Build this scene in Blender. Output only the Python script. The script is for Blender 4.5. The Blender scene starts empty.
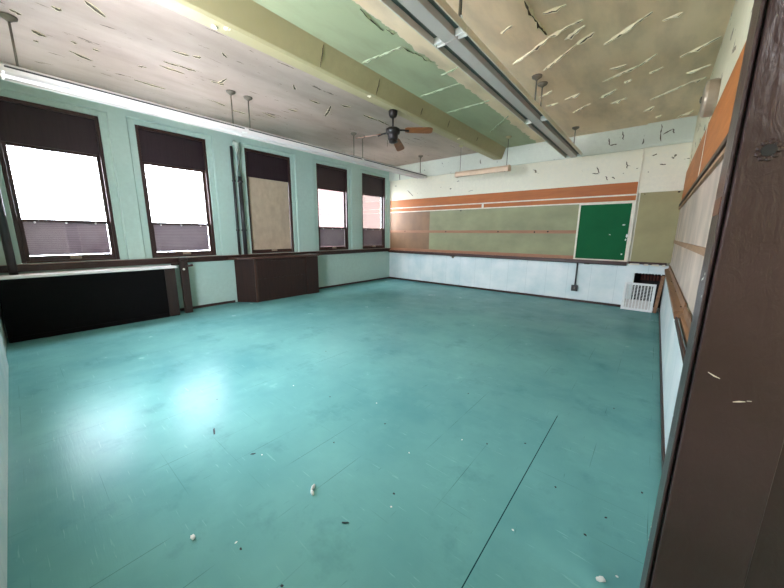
import bpy, bmesh, math, random
from mathutils import Vector, Matrix
random.seed(7)
D = bpy.data
sc = bpy.context.scene
C = sc.collection

# ------------------------------------------------------------------ dimensions
XL, XR, YB, YF, H = -6.92, 0.275, 8.17, -0.22, 3.6
WINS = [(0.05, 1.14), (1.59, 2.68), (3.43, 4.53), (5.28, 6.36), (6.93, 8.0)]
WZ0, WZ1 = 1.035, 3.27

# ------------------------------------------------------------------ materials
def lin(c):
    def f(v):
        v /= 255.0
        return v / 12.92 if v <= 0.04045 else ((v + 0.055) / 1.055) ** 2.4
    return (f(c[0]), f(c[1]), f(c[2]), 1.0)

class NT:
    def __init__(s, name):
        s.m = D.materials.new(name); s.m.use_nodes = True
        s.t = s.m.node_tree; s.t.nodes.clear()
        s.out = s.n('ShaderNodeOutputMaterial')
    def n(s, typ, **kw):
        nd = s.t.nodes.new(typ)
        for k, v in kw.items(): setattr(nd, k, v)
        return nd
    def l(s, a, b): s.t.links.new(a, b)
    def coord(s, scale=(1, 1, 1), rot=(0, 0, 0)):
        tc = s.n('ShaderNodeTexCoord'); mp = s.n('ShaderNodeMapping')
        mp.inputs['Scale'].default_value = scale; mp.inputs['Rotation'].default_value = rot
        s.l(tc.outputs['Object'], mp.inputs['Vector']); return mp.outputs['Vector']
    def noise(s, vec, scale, detail=4, rough=0.55, dist=0.0):
        nd = s.n('ShaderNodeTexNoise'); nd.inputs['Scale'].default_value = scale
        nd.inputs['Detail'].default_value = detail; nd.inputs['Roughness'].default_value = rough
        nd.inputs['Distortion'].default_value = dist
        s.l(vec, nd.inputs['Vector']); return nd.outputs['Fac']
    def ramp(s, fac, p0, p1, c0=(0, 0, 0, 1), c1=(1, 1, 1, 1)):
        r = s.n('ShaderNodeValToRGB'); e = r.color_ramp.elements
        e[0].position, e[1].position = p0, p1; e[0].color, e[1].color = c0, c1
        s.l(fac, r.inputs['Fac']); return r.outputs['Color']
    def mix(s, fac, a, b, mode='MIX'):
        m = s.n('ShaderNodeMix', data_type='RGBA', blend_type=mode)
        for sock, v in ((m.inputs['Factor'], fac), (m.inputs['A'], a), (m.inputs['B'], b)):
            if isinstance(v, (int, float)): sock.default_value = v
            elif isinstance(v, tuple): sock.default_value = v
            else: s.l(v, sock)
        return m.outputs['Result']
    def math(s, op, a, b=0.0, c=0.0):
        m = s.n('ShaderNodeMath', operation=op)
        for i, v in enumerate((a, b, c)):
            if isinstance(v, (int, float)): m.inputs[i].default_value = v
            else: s.l(v, m.inputs[i])
        return m.outputs[0]
    def sep(s, vec):
        x = s.n('ShaderNodeSeparateXYZ'); s.l(vec, x.inputs[0]); return x.outputs
    def bsdf(s, col, rough=0.6, spec=0.5, metal=0.0, bump=None, bstr=0.2, bdist=0.01):
        b = s.n('ShaderNodeBsdfPrincipled')
        for k, v in (('Base Color', col), ('Roughness', rough), ('Metallic', metal), ('Specular IOR Level', spec)):
            if isinstance(v, (int, float, tuple)): b.inputs[k].default_value = v
            else: s.l(v, b.inputs[k])
        if bump is not None:
            bn = s.n('ShaderNodeBump'); bn.inputs['Strength'].default_value = bstr
            bn.inputs['Distance'].default_value = bdist
            s.l(bump, bn.inputs['Height']); s.l(bn.outputs[0], b.inputs['Normal'])
        s.l(b.outputs[0], s.out.inputs[0]); return b

def dark(c, k): return (c[0] * k, c[1] * k, c[2] * k, 1.0)

def plain(name, rgb, rough=0.5, var=0.75, scale=6.0, stretch=(1, 1, 1), bstr=0.15, spec=0.5, metal=0.0, bdist=0.005):
    t = NT(name); v = t.coord(stretch)
    n1 = t.noise(v, scale, 5); c = lin(rgb)
    col = t.mix(t.ramp(n1, 0.35, 0.7), dark(c, var), c)
    t.bsdf(col, rough, spec, metal, n1, bstr, bdist); return t.m

def paint_wall(name, rgb, chip=(70, 62, 52), amount=0.0, rough=0.55, stretch=(1, 1, 1), dirt=0.85, tint=None):
    """old painted plaster: slow colour drift, fine bump, chipped spots"""
    t = NT(name); v = t.coord(); c = lin(rgb)
    slow = t.noise(v, 0.9, 4)
    c2 = lin(tint) if tint else dark(c, dirt)
    col = t.mix(t.ramp(slow, 0.36, 0.66), c, c2)
    fine = t.noise(v, 14, 6, 0.65)
    col = t.mix(t.ramp(fine, 0.3, 0.75), dark(c, 0.86), col)
    if amount > 0:
        vs = t.coord(stretch)
        big = t.noise(vs, 3.3, 3, 0.6, 0.6)
        m = t.ramp(big, 0.735 - amount, 0.75 - amount)
        col = t.mix(m, col, lin(chip))
    t.bsdf(col, rough, 0.35, 0, fine, 0.25, 0.006); return t.m

def wood(name, rgb, rgb2, rough=0.45, axis=1, scale=5.0, bstr=0.15):
    t = NT(name); st = [9, 9, 9]; st[axis] = 0.8
    v = t.coord(tuple(st)); n = t.noise(v, scale * 0.4, 5, 0.6, 1.2)
    w = t.noise(t.coord(), 1.6, 3)
    col = t.mix(t.ramp(n, 0.3, 0.7), lin(rgb), lin(rgb2))
    col = t.mix(t.math('MULTIPLY', t.ramp(w, 0.4, 0.7), 0.45), col, dark(lin(rgb2), 0.6))
    t.bsdf(col, rough, 0.4, 0, n, bstr, 0.004); return t.m

M = {}
# floor: teal vinyl tiles 0.305 m, worn and scuffed
t = NT('teal_floor'); v = t.coord(); sp = t.sep(v)
slow = t.noise(v, 0.7, 5, 0.6); med = t.noise(v, 3.0, 6, 0.62); fine = t.noise(t.coord((1, 1, 1)), 40, 3)
col = t.mix(t.ramp(slow, 0.34, 0.66), lin((88, 141, 141)), lin((110, 163, 158)))
col = t.mix(t.math('MULTIPLY', t.ramp(med, 0.52, 0.76), 0.4), col, lin((118, 172, 168)))
col = t.mix(t.math('MULTIPLY', t.ramp(t.noise(v, 2.2, 5, 0.7), 0.56, 0.74), 0.35), col, lin((46, 96, 98)))
scr = t.noise(t.coord((1.2, 16, 1), (0, 0, 0.35)), 4, 3, 0.6, 0.4)
col = t.mix(t.math('MULTIPLY', t.ramp(scr, 0.66, 0.71), 0.28), col, lin((150, 195, 190)))
scr2 = t.noise(t.coord((18, 1.3, 1), (0, 0, 0.6)), 4, 3, 0.6, 0.4)
col = t.mix(t.math('MULTIPLY', t.ramp(scr2, 0.70, 0.74), 0.35), col, lin((40, 88, 92)))
def seam(coord, off, pitch, width):
    f = t.math('FRACT', t.math('DIVIDE', t.math('ADD', coord, off), pitch))
    d = t.math('MULTIPLY', t.math('ABSOLUTE', t.math('SUBTRACT', f, 0.5)), pitch)
    return t.math('LESS_THAN', d, width)
P = 0.305
sx = seam(sp[0], 0.455 + 20 * P + P / 2, P, 0.0016)
sy = seam(sp[1], -1.674 + 20 * P + P / 2, P, 0.0014)
vis = t.ramp(t.noise(v, 1.5, 2), 0.52, 0.62)
vis2 = t.ramp(t.noise(t.coord((1, 1, 1), (0, 0, 1.0)), 1.7, 2), 0.54, 0.64)
ss = t.math('MAXIMUM', t.math('MULTIPLY', sx, vis), t.math('MULTIPLY', t.math('MULTIPLY', sy, vis2), 0.6))
# the one open seam
one = t.math('LESS_THAN', t.math('ABSOLUTE', t.math('ADD', sp[0], 0.455)), 0.0028)
rng = t.math('MULTIPLY', t.math('GREATER_THAN', sp[1], 0.4), t.math('LESS_THAN', sp[1], 2.75))
ss = t.math('MAXIMUM', t.math('MULTIPLY', ss, 0.55), t.math('MULTIPLY', t.math('MULTIPLY', one, rng), 1.0))
col = t.mix(ss, col, lin((22, 58, 62)))
rough = t.math('ADD', t.math('MULTIPLY', med, 0.18), 0.15)
hgt = t.math('ADD', t.math('MULTIPLY', med, 0.5), t.math('MULTIPLY', scr, 0.45))
t.bsdf(col, rough, 0.03, 0, hgt, 0.13, 0.012); M['floor'] = t.m

# ceiling: beige paint, old green paint in the middle panel
t = NT('ceiling_paint'); v = t.coord(); sp = t.sep(v)
slow = t.noise(v, 0.8, 4); fine = t.noise(v, 10, 6, 0.65)
base = t.mix(t.ramp(slow, 0.36, 0.66), lin((238, 214, 182)), lin((226, 200, 164)))
pink = t.mix(t.ramp(slow, 0.36, 0.66), lin((186, 168, 156)), lin((172, 154, 140)))
wob = t.math('MULTIPLY', t.math('SUBTRACT', t.noise(v, 5, 4), 0.5), 0.18)
xx = t.math('ADD', sp[0], wob)
left = t.ramp(t.math('ADD', t.math('MULTIPLY', xx, 4.0), 13.6), 0.0, 1.0)   # 0 in the left bay
base = t.mix(left, pink, base)
g1 = t.math('GREATER_THAN', xx, -3.3); g2 = t.math('LESS_THAN', xx, -2.42)
g = t.math('MULTIPLY', g1, g2)
base = t.mix(t.math('MULTIPLY', g, 0.9), base, lin((158, 170, 134)))
ch = t.noise(t.coord((6.0, 1.0, 1), (0, 0, 0.05)), 2.6, 5, 0.65, 0.4)
chm = t.math('MULTIPLY', t.ramp(ch, 0.65, 0.665), t.math('LESS_THAN', sp[0], -3.5))
base = t.mix(chm, base, lin((92, 80, 66)))
dirt = t.noise(t.coord((2.5, 0.7, 1)), 1.6, 4)
base = t.mix(t.math('MULTIPLY', t.ramp(dirt, 0.42, 0.7), 0.32), base, lin((128, 112, 94)))
t.bsdf(base, 0.6, 0.3, 0, fine, 0.3, 0.008); M['ceiling'] = t.m

M['teal_wall'] = paint_wall('teal_wall_paint', (182, 206, 195), amount=0.0, rough=0.4, tint=(170, 196, 186))
M['cream_wall'] = paint_wall('cream_wall_paint', (232, 228, 208), chip=(112, 104, 86), amount=0.05, stretch=(1.3, 1.3, 2.2), tint=(224, 216, 192))
M['upper_wall'] = paint_wall('pale_green_wall_paint', (220, 224, 210), chip=(104, 104, 92), amount=0.045, stretch=(2.6, 2.6, 0.9), tint=(206, 212, 198))
M['right_wall'] = paint_wall('peeling_cream_paint', (226, 220, 192), chip=(128, 116, 92), amount=0.10, stretch=(1, 0.8, 1.6), tint=(212, 204, 170))
M['beam'] = paint_wall('olive_cream_paint', (182, 170, 130), amount=0.0, tint=(170, 158, 116), rough=0.5)
t = NT('white_board_panelling'); v = t.coord(); sp = t.sep(v)
c = lin((226, 232, 230)); n = t.noise(v, 2, 4)
col = t.mix(t.ramp(n, 0.35, 0.7), c, lin((196, 214, 214)))
gx = seam(t.math('ADD', sp[0], sp[1]), 30.0, 0.46, 0.003)
col = t.mix(t.math('MULTIPLY', gx, 0.4), col, lin((140, 160, 160)))
t.bsdf(col, 0.4, 0.4, 0, n, 0.1, 0.004); M['panelling'] = t.m

M['dark_wood'] = wood('dark_brown_wood', (40, 25, 22), (62, 38, 30), 0.38, 1)
M['dark_wood_v'] = wood('dark_brown_wood_upright', (38, 24, 21), (58, 36, 29), 0.4, 2)
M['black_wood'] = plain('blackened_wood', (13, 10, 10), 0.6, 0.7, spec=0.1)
M['varnish'] = wood('glossy_sill_wood', (66, 44, 38), (92, 62, 50), 0.3, 1)
M['lit_ledge'] = wood('lit_ledge_wood', (150, 122, 108), (176, 150, 138), 0.4, 1)  # lighter than the apron: light along the ledge top put into the colour
M['pale_top'] = plain('lit_pale_top', (242, 234, 230), 0.4, 0.85, 4)  # pale cabinet top, whitened in the colour for window light falling on it
M['tray_wood_x'] = wood('chalk_tray_wood', (92, 56, 40), (128, 84, 58), 0.5, 0)
M['tray_wood_y'] = wood('chalk_tray_wood_side', (104, 70, 46), (148, 108, 74), 0.5, 1)
M['tray_face'] = wood('tray_front_dark', (48, 28, 22), (70, 42, 32), 0.45, 0)
M['orange'] = wood('orange_hardboard', (160, 86, 34), (186, 108, 46), 0.55, 0, 3.0, 0.05)
M['orange_side'] = wood('orange_hardboard_side', (174, 100, 44), (198, 122, 60), 0.55, 1, 3.0, 0.05)
M['white_trim'] = plain('cream_white_trim', (232, 224, 204), 0.45, 0.8, 8)
M['slate'] = plain('bare_board_grey_green', (146, 147, 108), 0.6, 0.72, 1.6, (1, 1, 1.4), 0.1)
M['slate_brown'] = plain('bare_board_brown', (136, 102, 70), 0.6, 0.72, 1.8, (1.6, 1, 1.0), 0.1)
M['tan_panel'] = plain('tan_pin_panel', (164, 155, 112), 0.7, 0.78, 1.8, (1, 1, 1.2), 0.1)
M['whiteboard'] = plain('dusty_white_board', (208, 188, 170), 0.5, 0.6, 2.2, (1, 1.2, 0.7), 0.08)
M['strip_wood'] = wood('nailing_strip_wood', (140, 96, 68), (170, 120, 88), 0.55, 0)
M['strip_wood_y'] = wood('nailing_strip_wood_side', (140, 104, 76), (176, 138, 106), 0.55, 1)
M['green_board'] = plain('chalkboard_green', (30, 98, 60), 0.75, 0.86, 2.0, (1, 1, 1), 0.05, spec=0.08)
M['enamel'] = plain('white_lamp_enamel', (224, 216, 200), 0.35, 0.88, 5, (1, 0.3, 1), 0.05)
M['bright_enamel'] = plain('clean_white_enamel', (226, 220, 214), 0.5, 0.95, 5, (1, 0.3, 1), 0.03)
M['warm_enamel'] = plain('yellowed_lamp_enamel', (222, 192, 162), 0.4, 0.85, 5)
M['spine'] = plain('grey_lamp_channel', (196, 186, 178), 0.45, 0.9, 3, (1, 0.3, 1), 0.05)
M['trough'] = plain('dull_grey_reflector', (104, 108, 100), 0.6, 0.8, 3, (1, 0.3, 1), 0.05)
M['steel'] = plain('dull_steel', (120, 112, 98), 0.45, 0.8, 12, metal=0.4)
M['white_plastic'] = plain('white_plastic', (236, 234, 228), 0.4, 0.9)
M['fan_dark'] = plain('dark_bronze', (34, 28, 26), 0.4, 0.8, 9, metal=0.3)
M['fan_wood'] = wood('fan_blade_wood', (110, 64, 34), (146, 90, 48), 0.4, 0)
M['window_frame'] = wood('window_frame_dark_wood', (46, 29, 26), (70, 46, 40), 0.38, 2)
M['transom'] = wood('dark_transom_board', (33, 19, 26), (44, 28, 34), 0.5, 2)
M['pipe_green'] = plain('pale_green_pipe_paint', (206, 218, 206), 0.4, 0.9)
M['pipe_dark'] = plain('dark_pipe_iron', (52, 50, 50), 0.4, 0.7)
M['black'] = plain('black_plastic', (18, 17, 17), 0.4, 0.8)
M['hole'] = plain('near_black_duct', (22, 14, 12), 0.8, 0.6, 10)  # near-black brown for the duct inside, nail holes and pins
M['brick_duct'] = plain('red_brown_duct_brick', (96, 46, 30), 0.8, 0.5, 14)
M['grille_white'] = plain('white_grille_paint', (228, 230, 226), 0.45, 0.85, 9)
M['bell'] = plain('beige_bell_metal', (176, 158, 136), 0.35, 0.8, 5, metal=0.2)
M['scrap'] = plain('white_paint_scrap', (230, 232, 226), 0.6, 0.85, 30)
M['grit'] = plain('dark_grit', (24, 40, 44), 0.7, 0.7, 30)
M['peel_lip'] = plain('peeled_cream_paint', (236, 224, 190), 0.55, 0.85, 12)
M['peel_green'] = plain('peeled_green_paint', (176, 186, 150), 0.55, 0.85, 12)
M['peel_core'] = plain('bare_dark_plaster', (84, 70, 52), 0.8, 0.6, 12)
M['tan_blind'] = plain('tan_window_board', (190, 170, 146), 0.7, 0.82, 5, (1, 1.5, 1), 0.3)
M['bounce_ground'] = plain('bounce_white_ground', (226, 224, 216), 0.8, 0.85)  # kept near-white to bounce daylight up through the windows onto the ceiling

# dark brown door post: thick wrinkled gloss paint
t = NT('wrinkled_brown_gloss'); v = t.coord(); sp = t.sep(v)
n = t.noise(t.coord((1.0, 1.0, 0.45)), 34, 4, 0.6, 0.8); n2 = t.noise(v, 2.5, 4); n3 = t.noise(t.coord((1, 1, 0.22)), 70, 3)
col = t.mix(t.ramp(n2, 0.35, 0.7), lin((57, 39, 35)), lin((71, 51, 49)))
wr = t.ramp(t.math('ADD', t.math('MULTIPLY', sp[2], 1.0), t.math('MULTIPLY', n2, 0.4)), 0.25, 0.75)
crk = t.noise(t.coord((0.6, 0.6, 2.0), (0.5, 0.3, 0)), 4.2, 2, 0.5, 1.5)
hg = t.math('ADD', t.math('MULTIPLY', n, 0.7), t.math('MULTIPLY', n3, 0.5))
t.bsdf(col, t.math('ADD', t.math('MULTIPLY', n2, 0.2), 0.22), 0.5, 0, hg, 0.5, 0.006); M['door_paint'] = t.m
t = NT('bare_door_wood'); t.bsdf(lin((112, 72, 52)), 0.5); M['bare_wood'] = t.m

# glass that lets light straight through
t = NT('window_glass')
tr = t.n('ShaderNodeBsdfTransparent'); gl = t.n('ShaderNodeBsdfGlossy'); gl.inputs['Roughness'].default_value = 0.02
fr = t.n('ShaderNodeFresnel'); t.l(t.math('ADD', t.math('MULTIPLY', t.n('ShaderNodeNewGeometry').outputs['Backfacing'], 1 / 1.45 - 1.45), 1.45), fr.inputs['IOR']); mx = t.n('ShaderNodeMixShader')
tr.inputs['Color'].default_value = (0.96, 0.97, 0.97, 1)
t.l(fr.outputs[0], mx.inputs[0]); t.l(tr.outputs[0], mx.inputs[1]); t.l(gl.outputs[0], mx.inputs[2]); t.l(mx.outputs[0], t.out.inputs[0])
M['glass'] = t.m
# mauve pull-down screen, thin fabric with fine horizontal slats
t = NT('mauve_slatted_screen'); v = t.coord(); sp = t.sep(v)
w = t.math('FRACT', t.math('MULTIPLY', sp[2], 36.0)); ws = t.ramp(w, 0.15, 0.5)
n = t.noise(v, 3, 3)
col = t.mix(t.math('MULTIPLY', ws, 0.55), lin((116, 108, 110)), lin((152, 144, 146)))
col = t.mix(t.math('MULTIPLY', t.ramp(n, 0.4, 0.7), 0.35), col, lin((90, 74, 84)))
df = t.n('ShaderNodeBsdfDiffuse'); tl = t.n('ShaderNodeBsdfTranslucent'); m2 = t.n('ShaderNodeMixShader'); m2.inputs[0].default_value = 0.4
t.l(col, df.inputs[0]); t.l(col, tl.inputs[0]); t.l(df.outputs[0], m2.inputs[1]); t.l(tl.outputs[0], m2.inputs[2]); t.l(m2.outputs[0], t.out.inputs[0])
M['screen'] = t.m
# outdoor brick
def brick(name, a, b, mort):
    t = NT(name); v = t.coord((1, 1, 1)); sp = t.sep(v)
    cb = t.n('ShaderNodeCombineXYZ'); t.l(sp[1], cb.inputs[0]); t.l(sp[2], cb.inputs[1])
    br = t.n('ShaderNodeTexBrick'); br.inputs['Scale'].default_value = 1.0
    br.inputs['Brick Width'].default_value = 0.23; br.inputs['Row Height'].default_value = 0.085; br.inputs['Mortar Size'].default_value = 0.010
    br.inputs['Color1'].default_value = lin(a); br.inputs['Color2'].default_value = lin(b); br.inputs['Mortar'].default_value = lin(mort)
    t.l(cb.outputs[0], br.inputs['Vector']); t.bsdf(br.outputs['Color'], 0.85, 0.2); return t.m
M['pale_brick'] = brick('pale_pink_brick', (66, 48, 44), (54, 38, 35), (84, 70, 66))
M['brown_brick'] = brick('brown_brick', (40, 27, 20), (33, 21, 16), (52, 40, 33))

# ------------------------------------------------------------------ helpers
def wloc(o):
    v = Vector((0, 0, 0))
    while o is not None: v += o.location; o = o.parent
    return v

def finish(bm): bmesh.ops.recalc_face_normals(bm, faces=bm.faces[:])

def obj(name, bm, mats, parent=None, bevel=0.0, smooth=False, local=False, seg=2, recalc=True):
    """link a bmesh (world coordinates, unless local) as ONE mesh object"""
    if recalc: finish(bm)
    me = D.meshes.new(name); bm.to_mesh(me); bm.free()
    for m in (mats if isinstance(mats, (list, tuple)) else [mats]): me.materials.append(M[m])
    o = D.objects.new(name, me); C.objects.link(o)
    if parent is not None:
        o.parent = parent
        if not local: me.transform(Matrix.Translation(-wloc(parent)))
    if smooth:
        for p in me.polygons: p.use_smooth = True
    if bevel:
        b = o.modifiers.new('bevel', 'BEVEL'); b.width = bevel; b.segments = seg; b.limit_method = 'ANGLE'; b.angle_limit = math.radians(40)
    return o

def tag(o, label=None, cat=None, group=None, kind=None):
    if label: o['label'] = label
    if cat: o['category'] = cat
    if group: o['group'] = group
    if kind: o['kind'] = kind
    return o

def thing(name, loc, label, cat, group=None, kind=None, rot=(0, 0, 0)):
    o = D.objects.new(name, None); C.objects.link(o); o.location = loc; o.rotation_euler = rot
    o.empty_display_size = 0.1
    return tag(o, label, cat, group, kind)

def copy_tree(o, parent=None):
    c = o.copy(); C.objects.link(c)
    if parent is not None: c.parent = parent
    for ch in o.children: copy_tree(ch, c)
    return c

def box(bm, x0, x1, y0, y1, z0, z1, mat=0):
    vs = [bm.verts.new((x, y, z)) for x in (x0, x1) for y in (y0, y1) for z in (z0, z1)]
    for q in ((0, 1, 3, 2), (4, 6, 7, 5), (0, 4, 5, 1), (2, 3, 7, 6), (0, 2, 6, 4), (1, 5, 7, 3)):
        f = bm.faces.new([vs[i] for i in q]); f.material_index = mat
    return bm
def B(*a):
    bm = bmesh.new(); return box(bm, *a)
def BS(*boxes):
    bm = bmesh.new()
    for b in boxes: box(bm, *b)
    return bm

def prism(bm, poly, a, b, axis, mat=0):
    """poly: 2D points, extruded from a to b along axis (0 x: (y,z), 1 y: (x,z), 2 z: (x,y))"""
    def P3(p, t):
        return {0: (t, p[0], p[1]), 1: (p[0], t, p[1]), 2: (p[0], p[1], t)}[axis]
    A = [bm.verts.new(P3(p, a)) for p in poly]; Bv = [bm.verts.new(P3(p, b)) for p in poly]
    n = len(poly)
    f = [bm.faces.new(A), bm.faces.new(Bv)]
    for i in range(n): f.append(bm.faces.new((A[i], A[(i + 1) % n], Bv[(i + 1) % n], Bv[i])))
    for q in f: q.material_index = mat
    return bm

def tube(bm, pts, r, n=10, mat=0):
    pts = [Vector(p) for p in pts]; rings = []
    rs = r if isinstance(r, (list, tuple)) else [r] * len(pts)
    for i, p in enumerate(pts):
        d = (pts[min(i + 1, len(pts) - 1)] - pts[max(i - 1, 0)]).normalized()
        u = d.cross(Vector((0, 0, 1)));
        if u.length < 1e-3: u = Vector((1, 0, 0))
        u.normalize(); w = d.cross(u)
        rings.append([bm.verts.new(p + (u * math.cos(2 * math.pi * k / n) + w * math.sin(2 * math.pi * k / n)) * rs[i]) for k in range(n)])
    for a, b in zip(rings, rings[1:]):
        for k in range(n): bm.faces.new((a[k], a[(k + 1) % n], b[(k + 1) % n], b[k])).material_index = mat
    bm.faces.new(rings[0]).material_index = mat; bm.faces.new(rings[-1]).material_index = mat
    return bm

def lathe(bm, c, prof, axis=2, n=24, mat=0):
    """prof: (radius, offset along axis) from one end to the other"""
    c = Vector(c); rings = []
    for r, h in prof:
        ring = []
        for k in range(n):
            a = 2 * math.pi * k / n; ca, sa = math.cos(a) * r, math.sin(a) * r
            ring.append(bm.verts.new(c + Vector({2: (ca, sa, h), 0: (h, ca, sa), 1: (ca, h, sa)}[axis])))
        rings.append(ring)
    for a, b in zip(rings, rings[1:]):
        for k in range(n): bm.faces.new((a[k], a[(k + 1) % n], b[(k + 1) % n], b[k])).material_index = mat
    bm.faces.new(rings[0]).material_index = mat; bm.faces.new(rings[-1]).material_index = mat
    return bm

# ------------------------------------------------------------------ the shell
fl = obj('floor', B(XL - 0.35, XR + 0.25, YF - 0.1, YB + 0.1, -0.12, 0.0), 'floor')
tag(fl, 'worn teal vinyl tile floor with scuffs and thin open seams', 'floor', kind='structure')
ceil = obj('ceiling', B(XL - 0.35, XR + 0.25, YF - 0.1, YB + 0.3, H, H + 0.15), 'ceiling')
tag(ceil, 'plaster ceiling with peeling beige paint and an old green panel', 'ceiling', kind='structure')

def wall_with_holes(xa, xb, ys, zs, holes):
    """window wall: room face at xa, outer face at xb, reveals between, room-side hole edges rounded"""
    bm = bmesh.new(); g = {}
    def V(x, y, z):
        k = (round(x, 4), round(y, 4), round(z, 4))
        if k not in g: g[k] = bm.verts.new(k)
        return g[k]
    def hole(i, j):
        yc, zc = (ys[i] + ys[i + 1]) / 2, (zs[j] + zs[j + 1]) / 2
        return any(h[0] < yc < h[1] and h[2] < zc < h[3] for h in holes)
    edges = []
    for i in range(len(ys) - 1):
        for j in range(len(zs) - 1):
            if hole(i, j): continue
            for x in (xa, xb):
                bm.faces.new((V(x, ys[i], zs[j]), V(x, ys[i + 1], zs[j]), V(x, ys[i + 1], zs[j + 1]), V(x, ys[i], zs[j + 1])))
    for h in holes:
        yy = [y for y in ys if h[0] - 1e-6 <= y <= h[1] + 1e-6]; zz = [z for z in zs if h[2] - 1e-6 <= z <= h[3] + 1e-6]
        for y in (h[0], h[1]):
            for a, b in zip(zz, zz[1:]): bm.faces.new((V(xa, y, a), V(xa, y, b), V(xb, y, b), V(xb, y, a))); edges.append((V(xa, y, a), V(xa, y, b)))
        for z in (h[2], h[3]):
            for a, b in zip(yy, yy[1:]): bm.faces.new((V(xa, a, z), V(xa, b, z), V(xb, b, z), V(xb, a, z))); edges.append((V(xa, a, z), V(xa, b, z)))
    finish(bm)
    es = [bm.edges.get(e) for e in edges]
    bmesh.ops.bevel(bm, geom=[e for e in es if e], offset=0.018, segments=3, affect='EDGES', profile=0.5)
    return bm
CAS = 0.10
holes = [(max(a - CAS, -0.2), b + CAS, 1.0, 3.345) for a, b in WINS]
ys = sorted({YF - 0.1, YB + 0.02} | {h[0] for h in holes} | {h[1] for h in holes})
wl = obj('wall_left', wall_with_holes(XL, XL - 0.35, ys, [-0.1, 1.0, 3.345, H + 0.02], holes), 'teal_wall')
tag(wl, 'teal painted window wall with five tall recessed windows', 'wall', kind='structure')

# back wall: lower panelling, cream field, upper beam, pilaster with an open duct hole
wb = thing('wall_back', (-3, YB, 0), 'cream back wall with chalkboards and pale panelling below', 'wall', kind='structure')
obj('plaster_field', B(XL - 0.02, XR + 0.3, YB, YB + 0.12, 0.9, H), 'cream_wall', wb)
obj('upper_band', B(XL, -0.41, YB - 0.045, YB, 3.175, H), 'upper_wall', wb)
bm = bmesh.new(); prism(bm, [(YB - 0.105, 3.21), (YB - 0.075, 3.175), (YB, 3.175), (YB, H), (YB - 0.105, H)], -0.41, XR, 0)
obj('upper_band', bm, 'upper_wall', wb)
obj('lower_panelling', B(XL - 0.02, -0.41, YB, YB + 0.12, -0.05, 0.9), 'panelling', wb)
obj('pilaster_plaster', B(-0.41, XR, YB - 0.06, YB, 2.335, 3.175), 'cream_wall', wb, 0.006)
hx0, hx1, hz0, hz1 = -0.262, 0.225, 0.05, 0.755
obj('pilaster_panelling', BS((-0.41, hx0, YB - 0.06, YB + 0.12, -0.05, 0.93), (hx0, XR, YB - 0.06, YB + 0.12, hz1, 0.93),
    (hx1, XR, YB - 0.06, YB + 0.12, -0.05, hz1), (hx0, hx1, YB - 0.06, YB + 0.12, -0.05, hz0)), 'panelling', wb)
bm = BS((hx0 - 0.02, hx1 + 0.02, YB + 0.30, YB + 0.32, 0, 0.8), (hx0 - 0.02, hx0, YB + 0.11, YB + 0.3, 0, 0.8), (hx1, hx1 + 0.02, YB + 0.11, YB + 0.3, 0, 0.8),
        (hx0, hx1, YB + 0.11, YB + 0.3, 0.78, 0.8), (hx0, hx1, YB + 0.11, YB + 0.3, 0.0, 0.02))
obj('duct_opening', bm, 'hole', wb)
bm = bmesh.new()
for k in range(7):
    x = hx0 + 0.12 + k * 0.052
    lathe(bm, (x, YB + 0.27, 0.585), [(0.02, 0), (0.02, 0.11)], 2, 8)
obj('duct_brick', bm, 'brick_duct', wb)
# ragged white crumbs along the top of the hole
bm = bmesh.new()
for k in range(9):
    x = hx0 + 0.01 + k * 0.05; w = random.uniform(0.012, 0.03)
    prism(bm, [(x, hz1), (x + w, hz1), (x + w * 0.6, hz1 - random.uniform(0.01, 0.03))], YB - 0.055, YB + 0.02, 1)
obj('broken_edge', bm, 'panelling', wb)

for a in ((-0.798, 3.551, -0.765, 3.388), (-0.204, 3.55, -0.172, 3.243), (-0.029, 3.443, -0.003, 3.353), (-1.02, 3.46, -0.98, 3.32), (-0.98, 3.32, -0.862, 3.32), (-1.17, 2.932, -1.111, 2.798), (-1.246, 2.8, -1.119, 2.787), (-0.159, 3.363, -0.041, 3.428), (-0.274, 3.01, -0.203, 3.035), (-0.135, 2.847, -0.046, 2.827), (-0.673, 2.972, -0.641, 2.835), (-6.209, 2.848, -5.972, 2.652), (-0.996, 2.72, -0.952, 2.636), (-0.874, 2.707, -0.833, 2.644)):
    pil = a[0] > -0.41; yw = (YB - 0.105 if pil else YB - 0.045) if a[1] > 3.2 else (YB - 0.06 if pil else YB)
    bm = bmesh.new(); n_ = 5; pts = []
    for k in range(n_ + 1):
        f_ = k / n_; j_ = random.uniform(-0.012, 0.012) if 0 < k < n_ else 0
        pts.append((a[0] + (a[2] - a[0]) * f_ + j_, yw, a[1] + (a[3] - a[1]) * f_ + j_ * 0.6))
    tube(bm, pts, [0.002, 0.008, 0.011, 0.007, 0.010, 0.002], 6); obj('crack', bm, 'peel_core', wb)

# right wall (doorway close to the camera, y 0.05-1.14)
wr = thing('wall_right', (XR, 4, 0), 'right wall with a peeling cream top above long boards', 'wall', kind='structure')
obj('plaster_field', BS((XR, XR + 0.25, 1.42, YB + 0.12, -0.05, H), (XR, XR + 0.25, YF - 0.14, 1.42, 2.6, H)), 'right_wall', wr)
tag(obj('trim_3', B(0.23, XR - 0.001, 1.42, YB - 0.06, -0.02, 0.795), 'panelling'), 'pale blue white panelling along the foot of the right wall', 'panelling', kind='structure')
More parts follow.
